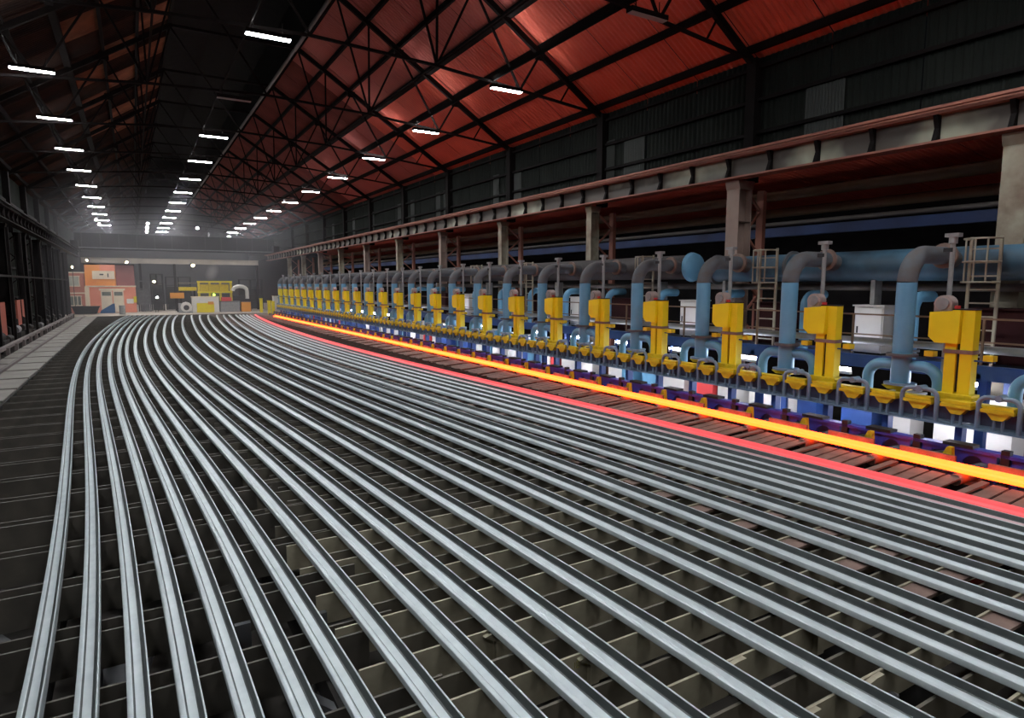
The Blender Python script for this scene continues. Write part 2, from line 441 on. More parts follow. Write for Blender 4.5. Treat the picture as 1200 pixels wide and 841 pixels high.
# ================================================================== COLUMNS AND CRANE RUNWAYS
def column_proto(m, name, k=1.0, rear=None):
    rear = rear or BEAMR
    t = thing(name, (0, 0, 0), 'x', 'column')
    H = 6.1
    a, c = 0.20 * k, 0.16 * k
    box('flange', m, t, -a, -a + 0.035, -c, c, -1.0, H)
    box('flange', m, t, a - 0.035, a, -c, c, -1.0, H)
    box('web', m, t, -a + 0.035, a - 0.035, -0.018, 0.018, -1.0, H)
    box('base_plate', m, t, -a - 0.1, a + 0.1, -c - 0.1, c + 0.1, -1.02, -0.97)
    MB().prism([(-a - 0.06, H), (a + 0.06, H), (a + 0.06, H - 0.06), (a, H - 0.25), (-a, H - 0.25), (-a - 0.06, H - 0.06)], 'y', -c - 0.02, c + 0.02).build('head_bracket', m, t)
    for z in (1.4, 3.6, 4.9):
        box('stiffener', m, t, -a + 0.035, a - 0.035, -c + 0.02, c - 0.02, z, z + 0.025)
    box('upper_shaft', DARKST, t, 0.28, 0.62, -0.17, 0.17, H, ZE - 0.05)
    # laced rear leg
    box('rear_leg', rear, t, 0.95, 1.1, -0.12, 0.12, -1.0, H - 0.2)
    for q in range(5):
        z = -0.6 + q * 1.3
        MB().bar((a, 0, z), (0.98, 0, z + 0.65), 0.06).build('lacing_bar', rear, t)
        MB().bar((0.98, 0, z + 0.65), (a, 0, z + 1.3), 0.06).build('lacing_bar', rear, t)
    return t
cA = column_proto(COLB, 'runway_column'); cB = column_proto(COLD, 'runway_column')
cA1 = column_proto(COLB, 'runway_column', 1.55); cB1 = column_proto(COLD, 'runway_column', 1.45)
ua = [0, 0]
RC = [6.25 + 7.2 * k for k in range(0, 11)]
for i, yb in enumerate(RC):
    j = 1 if i in (1, 4, 6, 8) else 0
    if i < 2:
        t = (cA1, cB1)[i]
    else:
        pr = (cA, cB)[j]
        t = pr if not ua[j] else copy_tree(pr)
        ua[j] = 1
    t.location = (16.0, yb, 0); t['group'] = 'columns under the right crane runway'
    t['label'] = '%s %s steel column from the right edge, under the right crane runway' % (nth(i + 1), ('beige', 'brown')[j])
cL = column_proto(DARKST, 'wall_column', 1.4, DARKST); first = True
for i, yb in enumerate([34.6 + 7.2 * k for k in range(7)]):
    t = cL if first else copy_tree(cL)
    first = False
    t.location = (-5.75, yb, 0); t.rotation_euler = (0, 0, PI); t['group'] = 'columns along the left wall'
    t['label'] = '%s dark steel column from the left edge along the left wall' % nth(i + 1)

def runway(name, X, label, s):
    t = thing(name, (X, 0, 0), label, 'crane runway')
    fm = BEAMR if s > 0 else DARKST
    box('bottom_flange', fm, t, -0.22, 0.22, Y0, 90, 6.12, 6.17)
    box('top_flange', fm, t, -0.24, 0.24, Y0, 90, 6.72, 6.78)
    box('web', BEAMW if s > 0 else DARKST, t, -0.02, 0.02, Y0, 90, 6.17, 6.72)
    box('crane_rail', fm, t, -0.05, 0.05, Y0, 90, 6.78, 6.9)
    me = MB().prism([(-0.2, 6.17), (-0.02, 6.17), (-0.02, 6.72), (-0.2, 6.72), (-0.1, 6.45)], 'y', -0.05, 0.05).mesh('stiffener', DARKST)
    y = -0.9
    while y < 89:
        o = put('stiffener', me, t, (0, y, 0), None if s > 0 else (0, 0, PI))
        y += 1.44
    box('cable_tray', fm, t, -0.36 * s - 0.06, -0.36 * s + 0.06, Y0, 90, 6.80, 6.86)
    return t
runway('crane_runway', 15.62, 'rusty crane runway beam with pale web on the right columns', 1)
runway('crane_runway', -5.3, 'dark crane runway beam along the left wall', -1)

# ================================================================== COOLING BED
bed = thing('cooling_bed', (0, 0, 0), 'wide cooling bed of dark skid plates over a pit, carrying the grey rails', 'cooling bed')
XS = 1.6
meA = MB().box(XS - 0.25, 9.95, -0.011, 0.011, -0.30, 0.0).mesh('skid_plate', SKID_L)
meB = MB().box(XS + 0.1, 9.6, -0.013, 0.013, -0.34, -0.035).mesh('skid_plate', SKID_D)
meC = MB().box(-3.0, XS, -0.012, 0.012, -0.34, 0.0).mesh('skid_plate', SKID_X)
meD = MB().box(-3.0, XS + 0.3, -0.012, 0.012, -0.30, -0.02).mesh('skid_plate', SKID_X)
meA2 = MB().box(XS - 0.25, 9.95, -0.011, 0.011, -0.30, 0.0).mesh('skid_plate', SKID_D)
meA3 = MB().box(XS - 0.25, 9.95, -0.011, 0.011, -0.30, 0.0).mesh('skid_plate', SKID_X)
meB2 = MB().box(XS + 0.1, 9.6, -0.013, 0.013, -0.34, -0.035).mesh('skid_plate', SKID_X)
meE = MB().box(6.38, 7.42, -0.13, 0.13, -0.05, -0.02).mesh('cover_plate', BROWNPL)
farb = {}
def bedpart(name, me, y, lim):
    if y < lim:
        put(name, me, bed, (0, y, 0))
    else:
        farb.setdefault(me.name, (MB(), me))[0].add([(v.co.x, v.co.y + y, v.co.z) for v in me.vertices], [tuple(p.vertices) for p in me.polygons])
k = -5
while 2.55 + 0.69 * k < 71.5:
    yk = 2.55 + 0.69 * k
    bedpart('skid_plate', meA if yk < 8 else (meA2 if yk < 14 else meA3), yk, 46)  # right-hand plates get darker with distance
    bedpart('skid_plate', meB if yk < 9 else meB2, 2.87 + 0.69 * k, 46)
    bedpart('cover_plate', meE, 3.13 + 0.69 * k, 30)
    k += 1
k = -6
while 6.31 + 1.15 * k < 71.5:
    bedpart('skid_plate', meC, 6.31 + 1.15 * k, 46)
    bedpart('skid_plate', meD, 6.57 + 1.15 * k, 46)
    k += 1
for nm, (b, me) in farb.items():
    o = b.build('skid_plates' if 'skid' in nm else 'cover_plates', me.materials[0], bed); o['kind'] = 'stuff'
for X in (-2.6, -0.9, 1.3, 3.4, 5.6, 7.8, 9.5):
    box('support_beam', PITDK, bed, X - 0.08, X + 0.08, -4, 71.5, -0.62, -0.36)
box('edge_beam', PITDK, bed, -3.06, -3.0, -4, 71.5, -0.5, -0.02)
box('end_beam', PITDK, bed, -3.0, 9.9, 71.5, 71.6, -1.1, -0.02)
leg = MB().box(-0.1, 0.1, -0.1, 0.1, -1.15, -0.62).mesh('support_leg', PITDK)
for X in (-2.6, 1.3, 5.6, 9.5):
    for k in range(0, 12):
        put('support_leg', leg, bed, (X, 1.5 + 3.45 * k, 0))
# walking-beam lift gear seen between the skids
dk = MB().box(-0.07, 0.07, -0.03, 0.03, -0.9, -0.12).mesh('lift_post', PITGY)
br = MB().prism([(-0.16, -0.03), (0.0, -0.002), (0.1, -0.002), (0.12, -0.1), (0.04, -0.28), (-0.05, -0.28), (-0.05, -0.1)], 'y', -0.02, 0.03).mesh('stop_lug', SKID_L)
pl = MB().box(-0.22, 0.22, -0.3, 0.3, -0.75, -0.71).mesh('pit_plate', PITGY)
rnd = random.Random(3)
for k in range(34):
    X = rnd.uniform(-2.5, 7.5); Y = 2.4 + 17 * rnd.random() ** 1.5
    put('lift_post', dk, bed, (X, Y, rnd.uniform(-0.05, 0.0)))
    if k % 2 == 0:
        put('pit_plate', pl, bed, (X + 0.25, Y + 0.25, rnd.uniform(-0.1, 0.12)), (0, 0, rnd.uniform(-0.2, 0.2)))
for X, Y in ((3.95, 2.55), (4.75, 2.55), (4.0, 3.24), (5.6, 1.86), (3.1, 3.93), (5.1, 3.24), (2.6, 4.62)):
    put('stop_lug', br, bed, (X, Y - 0.035, 0))
ck = MB()
def stroke(pts):
    for (a, b), (c, d) in zip(pts[:-1], pts[1:]):
        ck.bar((a, 0, b), (c, 0, d), 0.003, 0.009)
stroke([(0.00, 0.0), (0.00, 0.055)])
stroke([(0.02, 0.0), (0.045, 0.0), (0.045, 0.055), (0.02, 0.055), (0.02, 0.0)])
stroke([(0.135, 0.055), (0.10, 0.055), (0.10, 0.03), (0.13, 0.03), (0.13, 0.0), (0.10, 0.0)])
stroke([(0.15, 0.055), (0.185, 0.055), (0.165, 0.0)])
stroke([(0.205, 0.0), (0.205, 0.055)])
o = ck.build('chalk_number', mat('yellow chalk', (0.45, 0.40, 0.16), 0.9), bed); o.location = (2.92, 3.916, -0.11)
o['label'] = 'faint yellow chalk characters on a skid plate'
tr = MB().box(-0.04, 0.04, -1.6, 1.6, -0.34, -0.28).mesh('pit_rail', PITGY)
for X, Y in ((1.35, 4.6), (1.75, 4.6), (0.2, 4.0), (2.9, 5.0), (0.6, 8.2), (-1.9, 8.6), (-2.2, 8.6)):
    put('pit_rail', tr, bed, (X, Y, -0.12), (0, 0, 0.5))

# ================================================================== RAILS
RC5 = [(-0.825,3.028,-40.474,95.905,-88.019,29.704),(-0.487,2.875,-39.735,95.066,-88.702,30.634),(-0.170,2.889,-39.676,94.812,-88.718,30.926),
(0.129,3.072,-39.941,94.901,-88.641,30.935),(0.473,2.791,-39.444,95.068,-88.734,30.695),(0.835,2.497,-39.306,95.357,-88.608,30.490),
(1.191,2.224,-38.876,95.580,-88.634,30.183),(1.648,2.005,-38.412,95.394,-88.926,30.364),(2.122,2.043,-38.870,95.965,-88.552,29.864),
(2.609,1.402,-37.363,95.463,-89.208,30.164),(3.066,1.454,-37.185,95.129,-89.303,30.452),(3.694,1.287,-37.030,95.319,-89.279,30.280),
(4.364,0.670,-35.277,94.795,-89.958,30.241),(4.984,0.769,-35.540,94.435,-89.686,30.634),(5.520,1.513,-37.751,96.057,-88.822,29.828),
(6.039,1.971,-38.228,96.483,-88.679,29.509),(6.755,1.070,-37.172,96.452,-88.883,29.472),(7.417,0.128,-35.499,96.324,-89.500,29.249)]
R24 = (9.670,2.352,-38.658,95.136,-88.762,30.842)
FR = {19: 0.735, 20: 0.585, 21: 0.455, 22: 0.32, 23: 0.175, 24: 0.0}
def ev(c, Y):
    lo = 3.0
    def p(y):
        t = y / 70.0
        return sum(k * t ** i for i, k in enumerate(c))
    if Y < lo:
        s = (p(lo + 1.5) - p(lo)) / 1.5
        return p(lo) + s * (Y - lo)
    return p(Y)
def rail_x(i, Y):
    if i <= 18: return ev(RC5[i - 1], Y)
    a, b = ev(RC5[17], Y), ev(R24, Y)
    return b - (b - a) * FR[i]
half = [(0.0, 0.024), (0.004, 0.032), (0.013, 0.0355), (0.037, 0.036), (0.045, 0.030), (0.052, 0.016), (0.060, 0.0095), (0.075, 0.0085),
        (0.125, 0.0085), (0.138, 0.013), (0.146, 0.028), (0.158, 0.072), (0.161, 0.075), (0.171, 0.075), (0.172, 0.073)]
RS = 0.87       # rail section
PROF = [((a - 0.086) * RS, b * RS) for a, b in half] + [((a - 0.086) * RS, -b * RS) for a, b in reversed(half)]
def rail_profile(px, pb):      # lying on its side: foot to the right, head sagging to touch the skids
    return px, 0.076 * RS + pb - 0.039 * RS * (0.086 * RS - px) / (0.172 * RS)
def sweep_rail(name, fx, ya, yb, m, z0=0.0, m2=None):
    ys = []; y = ya
    while y < yb - 0.01:
        ys.append(y); y += 0.6 if y < 24 else 1.1
    ys.append(yb)
    b = MB(); n = len(PROF)
    for y in ys:
        x = fx(y); dx = (fx(y + 0.05) - fx(y - 0.05)) / 0.1
        nx, ny = 1 / math.hypot(1, dx), -dx / math.hypot(1, dx)
        for p in PROF:
            u, z = rail_profile(*p)
            b.v.append((x + nx * u, y + ny * u, z + z0))
    for i in range(len(ys) - 1):
        for k in range(n):
            b.f.append((i * n + k, i * n + (k + 1) % n, (i + 1) * n + (k + 1) % n, (i + 1) * n + k))
    b.f.append(tuple(range(n - 1, -1, -1)))
    e = (len(ys) - 1) * n
    b.f.append(tuple(e + k for k in range(n)))
    o = b.build(name, m, None, 28)
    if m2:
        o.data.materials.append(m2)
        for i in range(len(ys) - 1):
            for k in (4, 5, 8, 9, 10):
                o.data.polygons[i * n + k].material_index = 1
    return o
for i in range(1, 25):
    m = RAIL if i < 23 else (RAILPINK if i == 23 else RAILHOT)
    o = sweep_rail('steel_rail', lambda y, i=i: rail_x(i, y), -4.0, 70.3 - 0.14 * i, m, 0.0, None if i == 24 else RAILSHADE)
    if i == 24: lb = 'dull red hot steel rail, nearest to the glowing yellow rail'
    elif i >= 19: lb = '%s grey rail from the dull red one, in the closely packed group' % nth(24 - i)
    else: lb = '%s bent grey steel rail from the left on the cooling bed' % nth(i)
    tag(o, lb, 'rail', 'rails lying on the cooling bed')
o = sweep_rail('steel_rail', lambda y: 11.2, -4.0, 62.5, GLOW, 0.03)
tag(o, 'glowing yellow orange rail, straight, on the roller table beside the indigo frames', 'rail')

# ================================================================== ROLLER TABLE MODULES
PM = 1.345
def arch_notch(y0, y1, z, zt, n=6):
    c = (y0 + y1) / 2; r = (y1 - y0) / 2
    return [(y0, z)] + [(c - r * math.cos(PI * k / n), zt - r + r * math.sin(PI * k / n)) for k in range(n + 1)] + [(y1, z)]
def module_proto():
    t = thing('roller_module', (0, 0, 0), 'x', 'roller table', 'roller table modules along the glowing rail')
    pts = [(-0.60, 0.24), (-0.60, -0.55)] + arch_notch(-0.44, -0.10, -0.55, 0.17) + arch_notch(0.10, 0.44, -0.55, 0.17) + [(0.60, -0.55), (0.60, 0.24)]
    MB().prism(pts, 'x', 11.92, 12.0).build('side_frame', PURP, t)
    box('top_rail', PURP, t, 11.86, 12.06, -0.67, 0.67, 0.235, 0.29)
    box('clamp_block', BLACK, t, 11.84, 12.08, -0.28, 0.18, 0.29, 0.34)
    box('joint_plate', BLACK, t, 11.86, 11.98, 0.55, 0.67, -0.5, 0.36)
    box('rear_frame', BENCH, t, 12.14, 12.2, -0.67, 0.67, -0.9, 0.16)
    MB().tube([(11.0, -0.42, -0.06), (11.9, -0.42, -0.06)], 0.09, 12).build('roller', BROWNPL, t, 40)
    MB().tube([(11.6, -0.42, -0.06), (11.92, -0.42, -0.06)], 0.15, 14).build('roller_disc', PITGY, t, 40)
    box('guide_plate', BROWNPL, t, 11.42, 11.47, -0.22, 0.66, -0.02, 0.215)
    MB().prism([(-0.10, 0.0), (0.10, 0.0), (0.06, 0.18), (0.0, 0.31), (-0.07, 0.31)], 'x', 11.60, 11.70).build('guide_wedge', YELD, t)
    MB().prism([(0.08, 0.0), (0.45, 0.0), (0.40, 0.12), (0.05, 0.22)], 'x', 11.62, 11.72).build('wedge_body', PITGY, t)
    # sloping apron plates on the near side
    for y in (-0.5, -0.26, -0.02, 0.22):
        MB().prism([(10.05, -0.10), (11.05, -0.03), (11.05, -0.005), (10.05, -0.075)], 'y', y, y + 0.20).build('apron_plate', BROWNPL, t)
    MB().prism([(10.0, -0.06), (11.0, 0.0), (11.0, 0.03), (10.0, -0.02)], 'y', 0.45, 0.56).build('skid_bar', BROWNPL, t)
    box('apron_edge', PITDK, t, 9.98, 10.06, -0.55, 0.45, -0.22, -0.06)
    box('cross_beam', PITDK, t, 10.0, 12.0, 0.56, 0.66, -0.6, -0.2)
    box('bed_sill', PITDK, t, 11.1, 11.4, -0.67, 0.67, -0.5, -0.12)
    return t
mp = module_proto()
NM = 48
for i in range(NM):
    t = mp if i == 0 else copy_tree(mp)
    t.location = (0, 3.9 + PM * (i - 1), 0)
    t['label'] = '%s indigo roller table module with yellow guide from the right edge' % nth(i + 1)

# ================================================================== QUENCH LINE: STANDS, RISERS, MANIFOLDS
P = 2.6
YS0 = 5.63
def stand_proto():
    t = thing('actuator_stand', (0, 0, 0), 'x', 'actuator stand', 'yellow actuator stands along the line')
    # y grows away from the viewer; front faces -x
    MB().box(-0.11, 0.11, -0.10, 0.10, 1.0, 2.55).build('post', YEL, t)       # right post
    MB().box(-0.11, 0.11, 0.16, 0.35, 1.0, 2.55).build('post', YEL, t)
    hb = MB().prism([(0.10, 2.55), (0.62, 2.50), (0.62, 2.05), (0.50, 1.94), (0.12, 1.94)], 'x', -0.19, 0.05)
    hb.build('gear_box', YEL, t)
    box('centre_slot', BLACK, t, -0.06, 0.04, 0.10, 0.16, 1.05, 2.52)
    box('clamp_band', BROWNPL, t, -0.13, 0.12, -0.12, 0.37, 1.76, 1.83)
    box('clamp_band', BLACK, t, -0.115, 0.115, -0.105, 0.355, 2.55, 2.575)
    MB().tube([(-0.16, 0.42, 2.66), (0.06, 0.42, 2.66)], 0.155, 16).build('motor', MOTOR, t, 40)
    box('motor_foot', MOTOR, t, -0.15, 0.05, 0.27, 0.57, 2.5, 2.6)
    MB().tube([(-0.1, 0.2, 2.575), (-0.1, 0.2, 2.63)], 0.05, 8).build('red_cap', REDCAP, t, 40)
    MB().tube([(-0.20, 0.42, 2.66), (-0.16, 0.42, 2.66)], 0.11, 12).build('motor_cover', STEELGY, t, 40)
    box('side_lug', YELD, t, -0.08, 0.08, -0.42, -0.26, 1.66, 1.76)
    box('side_lug', YELD, t, -0.08, 0.08, 0.56, 0.72, 1.66, 1.76)
    box('lug_bar', BLUEDK, t, -0.02, 0.02, -0.42, 0.72, 1.63, 1.66)
    box('foot_plate', YELD, t, -0.16, 0.16, -0.16, 0.42, 0.97, 1.02)
    MB().prism([(-0.2, 0.97), (0.45, 0.97), (0.32, 0.84), (-0.06, 0.84)], 'x', -0.14, 0.14).build('foot_bracket', YELD, t)
    return t
def riser_proto():
    t = thing('cooling_riser', (0, 0, 0), 'x', 'pipe', 'light blue riser pipes along the line')
    r = 0.18
    MB().tube([(0, 0, 1.05), (0, 0, 3.05)], r, 20).build('riser_pipe', BLUE, t, 40)
    el = arc((0.55, 0, 3.05 + 0.0), 0.55, PI, PI / 2, 8, 'xz')
    MB().tube([(0, 0, 3.05)] + el[1:] + [(1.35, 0, 3.60)], r, 20).build('elbow', BLUEDUST, t, 40)
    MB().tube([(1.30, 0, 3.60), (1.36, 0, 3.60)], 0.26, 20).build('flange', BROWNPL, t, 40)
    MB().tube([(1.36, 0, 3.60), (1.64, 0, 3.53)], 0.2, 16).build('branch_pipe', BLUEDUST, t, 40)
    MB().tube([(0, 0, 1.60), (0, 0, 1.655)], 0.28, 20).build('flange', BLUEDUST, t, 40)
    MB().tube([(0, 0, 1.03), (0, 0, 1.07)], 0.29, 20).build('flange', BLUEG, t, 40)
    for s in (1, -1):
        pth = [(0.05, s * 0.12, 1.42)] + [(0.05 - 0.0 * k, s * (0.38 + 0.30 * math.sin(PI / 2 * k / 7)), 1.12 + 0.30 * math.cos(PI / 2 * k / 7)) for k in range(8)] + [(0.05, s * 0.68, 0.80)]
        MB().tube(pth, 0.108, 14).build('split_pipe', BLUE, t, 40)
    MB().box(-0.04, 0.04, -0.05, 0.05, 0.78, 1.03).build('yellow_strut', YELD, t)
    MB().prism([(-0.3, 1.0), (0.3, 1.0), (0.18, 0.93), (-0.18, 0.93)], 'x', -0.12, 0.12).build('yellow_shelf', YELD, t)
    return t
def manifold_proto():
    t = thing('manifold_bench', (0, 0, 0), 'x', 'pipe manifold', 'pipe manifold benches along the line')
    box('back_panel', BENCH, t, 0.10, 0.16, -1.3, 1.3, 0.52, 0.86)
    box('bench_beam', BLUEG, t, -0.05, 0.18, -1.3, 1.3, 0.44, 0.51)
    box('front_pipe_shelf', BLUEG, t, -0.14, -0.02, -1.3, 1.3, 0.455, 0.485)
    box('top_plate', YELD, t, 0.02, 0.2, -1.3, 1.3, 0.86, 0.90)
    for y in (-1.28, 0.0):
        box('bench_leg', BLUEDK, t, 0.04, 0.22, y - 0.06, y + 0.06, -1.0, 0.44)
    for yc in (-0.65, 0.65):
        h = 0.31
        pth = [(-0.08, yc - h, 0.47), (-0.08, yc - h, 0.92)] + [(-0.08, yc - h + 0.14 - 0.14 * math.cos(PI / 2 * k / 4), 0.92 + 0.14 * math.sin(PI / 2 * k / 4)) for k in range(1, 5)] + \
              [(-0.08, yc + h - 0.14 + 0.14 * math.sin(PI / 2 * k / 4), 0.92 + 0.14 * math.cos(PI / 2 * k / 4)) for k in range(0, 5)] + [(-0.08, yc + h, 0.47)]
        lp = MB().tube(pth, 0.042, 10).build('loop_pipe', BLUEG, t, 40)
        MB().tube([(-0.15, yc, 1.06), (0.1, yc, 1.06)], 0.06, 10).build('boss', BLUEG, lp, 40)
    for yc in (-1.3, -0.65, 0.0, 0.65):
        cl = MB().box(-0.16, 0.06, yc - 0.25, yc + 0.25, 0.80, 0.86).box(-0.13, 0.04, yc - 0.23, yc + 0.23, 0.865, 0.92).prism([(yc - 0.18, 0.80), (yc + 0.18, 0.80), (yc + 0.08, 0.68), (yc - 0.08, 0.68)], 'x', -0.12, 0.04).build('nozzle_clamp', YELD, t)
        for d in (-0.065, 0.065):
            MB().tube([(-0.06, yc + d, 0.47), (-0.06, yc + d, 0.72)], 0.028, 8).build('stem_pipe', BLUEG, cl, 40)
    return t
def pole_proto():
    t = thing('sensor_pole', (0, 0, 0), 'x', 'pole', 'grey poles behind the yellow stands')
    MB().tube([(0, 0, 1.3), (0, 0, 3.85)], 0.045, 8).build('shaft', STEELGY, t, 40)
    MB().tube([(0, 0, 3.78), (0, 0, 3.9)], 0.075, 10).build('collar', STEELGY, t, 40)
    box('head', STEELGY, t, -0.08, 0.08, -0.12, 0.12, 3.9, 3.97)
    box('bracket', BLACK, t, -0.05, 0.05, -0.02, 0.14, 3.62, 3.7)
    return t
sp, rp, mfp, pp = stand_proto(), riser_proto(), manifold_proto(), pole_proto()
NS = 26
for i in range(NS):
    ys = YS0 + P * (i - 1)
    s = sp if i == 0 else copy_tree(sp)
    s.location = (12.97, ys, 0)
    r = rp if i == 0 else copy_tree(rp)
    r.location = (13.08, ys + 1.22, 0)
    mfd = mfp if i == 0 else copy_tree(mfp)
    mfd.location = (12.78, ys, 0)
    pl_ = pp if i == 0 else copy_tree(pp)
    pl_.location = (13.35, ys + 0.58, 0)
    if i == 0:
        e = ' just beyond the right edge, behind the glowing rail'
        s['label'] = 'yellow actuator stand' + e; r['label'] = 'light blue riser pipe' + e
        mfd['label'] = 'blue and yellow pipe manifold' + e; pl_['label'] = 'grey sensor pole' + e
    else:
        s['label'] = '%s yellow actuator stand from the right edge, above the manifold' % nth(i)
        r['label'] = '%s bent light blue riser pipe from the right edge' % nth(i)
        mfd['label'] = 'blue loop pipes and yellow clamps below the %s yellow stand from the right' % nth(i)
        pl_['label'] = 'grey pole with flat head behind the %s yellow stand from the right' % nth(i)

# ================================================================== SIDE AISLE BEHIND THE LINE
hd = thing('header_pipe', (0, 0, 0), 'thick blue header pipe behind the nearest riser pipes', 'pipe')
MB().tube([(15.09, -4, 3.45), (15.09, 13.4, 3.45)], 0.36, 22).build('pipe_body', HEADB, hd, 40)
for y in (1.0, 5.5, 10.8, 13.34):
    MB().tube([(15.09, y, 3.45), (15.09, y + 0.06, 3.45)], 0.44, 22).build('flange', BLUEDUST, hd, 40)
for y in (3.0, 8.6, 13.0):
    box('saddle', STEELGY, hd, 14.95, 15.25, y - 0.05, y + 0.05, 1.5, 3.12)
hd = thing('header_pipe', (0, 0, 0), 'dusty header pipe with a round blue end cap behind the far risers', 'pipe')
MB().tube([(15.1, 14.42, 3.55), (15.1, 72, 3.55)], 0.38, 22).build('pipe_body', HEADD, hd, 40)
MB().tube([(15.1, 14.2, 3.55), (15.1, 14.28, 3.55), (15.1, 14.42, 3.55)], [0.30, 0.42, 0.46], 22).build('end_cap', BLUE, hd, 40)
for k in range(10):
    box('saddle', STEELGY, hd, 14.95, 15.25, 15.6 + 6 * k, 15.75 + 6 * k, 1.5, 3.1)
o = MB().tube([(15.52, -4, 2.95), (15.52, 74, 2.95)], 0.09, 10).build('service_pipe', RIDGEP, None, 40); tag(o, 'thin pale service pipe under the header pipes', 'pipe')
o = MB().tube([(14.32, -4, 1.74), (14.32, 74, 1.74)], 0.08, 12).build('service_pipe', STEELGY, None, 40); tag(o, 'grey pipe low behind the yellow stands', 'pipe')
for z, r, m, lb in ((6.0, 0.17, BROWNP, 'upper dark brown lagged pipe under the red aisle roof'), (5.42, 0.15, BROWNP, 'lower brown lagged pipe under the red aisle roof'), (5.05, 0.07, RIDGEP, 'thin dusty pipe between the brown pipe and the blue beam')):
    o = MB().tube([(19.0, -6, z), (19.0, 76, z)], r, 12).build('aisle_pipe', m, None, 40); tag(o, lb, 'pipe')
o = box('aisle_beam', BLUEBM, None, 18.9, 19.1, -6, 76, 4.62, 4.92); tag(o, 'long deep blue beam at the back of the side aisle', 'beam')
# service platform behind the line
pf = thing('service_platform', (0, 0, 0), 'blue edged service platform behind the yellow stands', 'platform')
box('edge_beam', BLUEDK, pf, 13.9, 14.0, -4, 72, 1.18, 1.46)
box('deck', BENCH, pf, 14.55, 15.6, -4, 72, 1.30, 1.36)
for k in range(14):
    box('platform_post', BLUEDK, pf, 14.2, 14.36, 0.6 + 5.2 * k, 0.76 + 5.2 * k, -1.0, 1.3)
    box('cross_arm', BLUEDK, pf, 13.9, 15.6, 0.6 + 5.2 * k, 0.72 + 5.2 * k, 1.2, 1.30)
    box('platform_post', BLUEDK, pf, 15.3, 15.46, 0.6 + 5.2 * k, 0.76 + 5.2 * k, -1.0, 1.3)
# hand rail along the platform
hr = thing('hand_rail', (0, 0, 0), 'thin rusty hand rail on the service platform', 'hand rail')
MB().bar((14.1, -3, 2.35), (14.1, 71, 2.35), 0.035).build('top_bar', BROWNP, hr)
MB().bar((14.1, -3, 1.9), (14.1, 71, 1.9), 0.03).build('mid_bar', BROWNP, hr)
for k in range(28):
    MB().bar((14.1, -1.9 + 2.6 * k, 1.36), (14.1, -1.9 + 2.6 * k, 2.36), 0.04).build('upright', BROWNP, hr)
# cabinets on the platform
def cabinet(Y, wd, m, label):
    t = thing('control_cabinet', (15.2, Y, 1.36), label, 'cabinet', 'cabinets on the service platform')
    box('body', m, t, -0.25, 0.3, -wd / 2, wd / 2, 0.05, 1.14)
    box('plinth', BLACK, t, -0.22, 0.28, -wd / 2 + 0.03, wd / 2 - 0.03, 0, 0.05)
    d = box('door', m, t, -0.275, -0.25, -wd / 2 + 0.03, wd / 2 - 0.03, 0.1, 1.1)
    box('handle', BLACK, d, -0.295, -0.275, wd / 2 - 0.12, wd / 2 - 0.09, 0.5, 0.66)
    box('roof_lip', m, t, -0.3, 0.32, -wd / 2 - 0.03, wd / 2 + 0.03, 1.14, 1.17)
for Y, lb in ((8.65, 'large white cabinet beside the second yellow stand, behind the first riser'), (14.35, 'white cabinet on the platform beside the fourth yellow stand'), (20.3, 'white cabinet on the platform near the sixth yellow stand'),
              (29.9, 'small white cabinet on the platform behind the middle risers')):
    cabinet(Y, 0.7, WHITEP, lb)
for k, Y in enumerate((6.0, 11.3, 17.6, 24.5, 33.0)):
    cabinet(Y, 1.2, CABDK, '%s dark maroon cabinet from the right edge on the service platform' % nth(k + 1))
# caged ladders
def ladder(Y, label):
    t = thing('caged_ladder', (14.62, Y, 1.36), label, 'ladder', 'caged ladders up to the header pipes')
    for d in (-0.26, 0.26):
        MB().bar((0, d, 0), (0, d, 2.6), 0.05).build('rail', COLB, t)
    for k in range(9):
        MB().bar((0, -0.26, 0.2 + 0.27 * k), (0, 0.26, 0.2 + 0.27 * k), 0.03).build('rung', COLB, t)
    for z in (1.7, 2.1, 2.55):
        MB().tube([(0, 0.26, z)] + [(-0.1 - 0.34 * math.sin(PI * k / 6), 0.32 * math.cos(PI * k / 6), z) for k in range(7)] + [(0, -0.26, z)], 0.02, 6).build('hoop', COLB, t)
    for a in (0.3, 0.5, 0.7):
        MB().bar((-0.1 - 0.34 * math.sin(PI * a), 0.32 * math.cos(PI * a), 1.7), (-0.1 - 0.34 * math.sin(PI * a), 0.32 * math.cos(PI * a), 2.55), 0.025).build('cage_strap', COLB, t)
for Y, lb in ((6.2, 'caged beige ladder beside the nearest runway column'), (11.25, 'caged ladder behind the second and third blue risers'), (15.9, 'caged ladder between the fourth and fifth blue risers'), (23.2, 'caged ladder behind the seventh blue riser'),
              (27.8, 'caged ladder behind the ninth blue riser')):
    ladder(Y, lb)
# small blue return pipes behind the risers
def ret_proto():
    t = thing('return_pipe', (0, 0, 0), 'x', 'pipe', 'dark return pipes behind the risers')
    MB().tube([(0, 0, 1.37), (0, 0, 2.45)] + arc((0.3, 0, 2.45), 0.3, PI, PI / 2, 6, 'xz')[1:] + [(0.75, 0, 2.75)], 0.12, 12).build('bent_pipe', BLUE, t, 40)
    MB().tube([(0, 0, 1.55), (0, 0, 1.6)], 0.18, 12).build('flange', BLUEDUST, t, 40)
    return t
rt = ret_proto()
for i in range(12):
    t = rt if i == 0 else copy_tree(rt)
    t.location = (14.6, YS0 + P * i + 1.85, 0); t['label'] = 'small bent blue return pipe behind the %s riser from the right' % nth(i + 1)

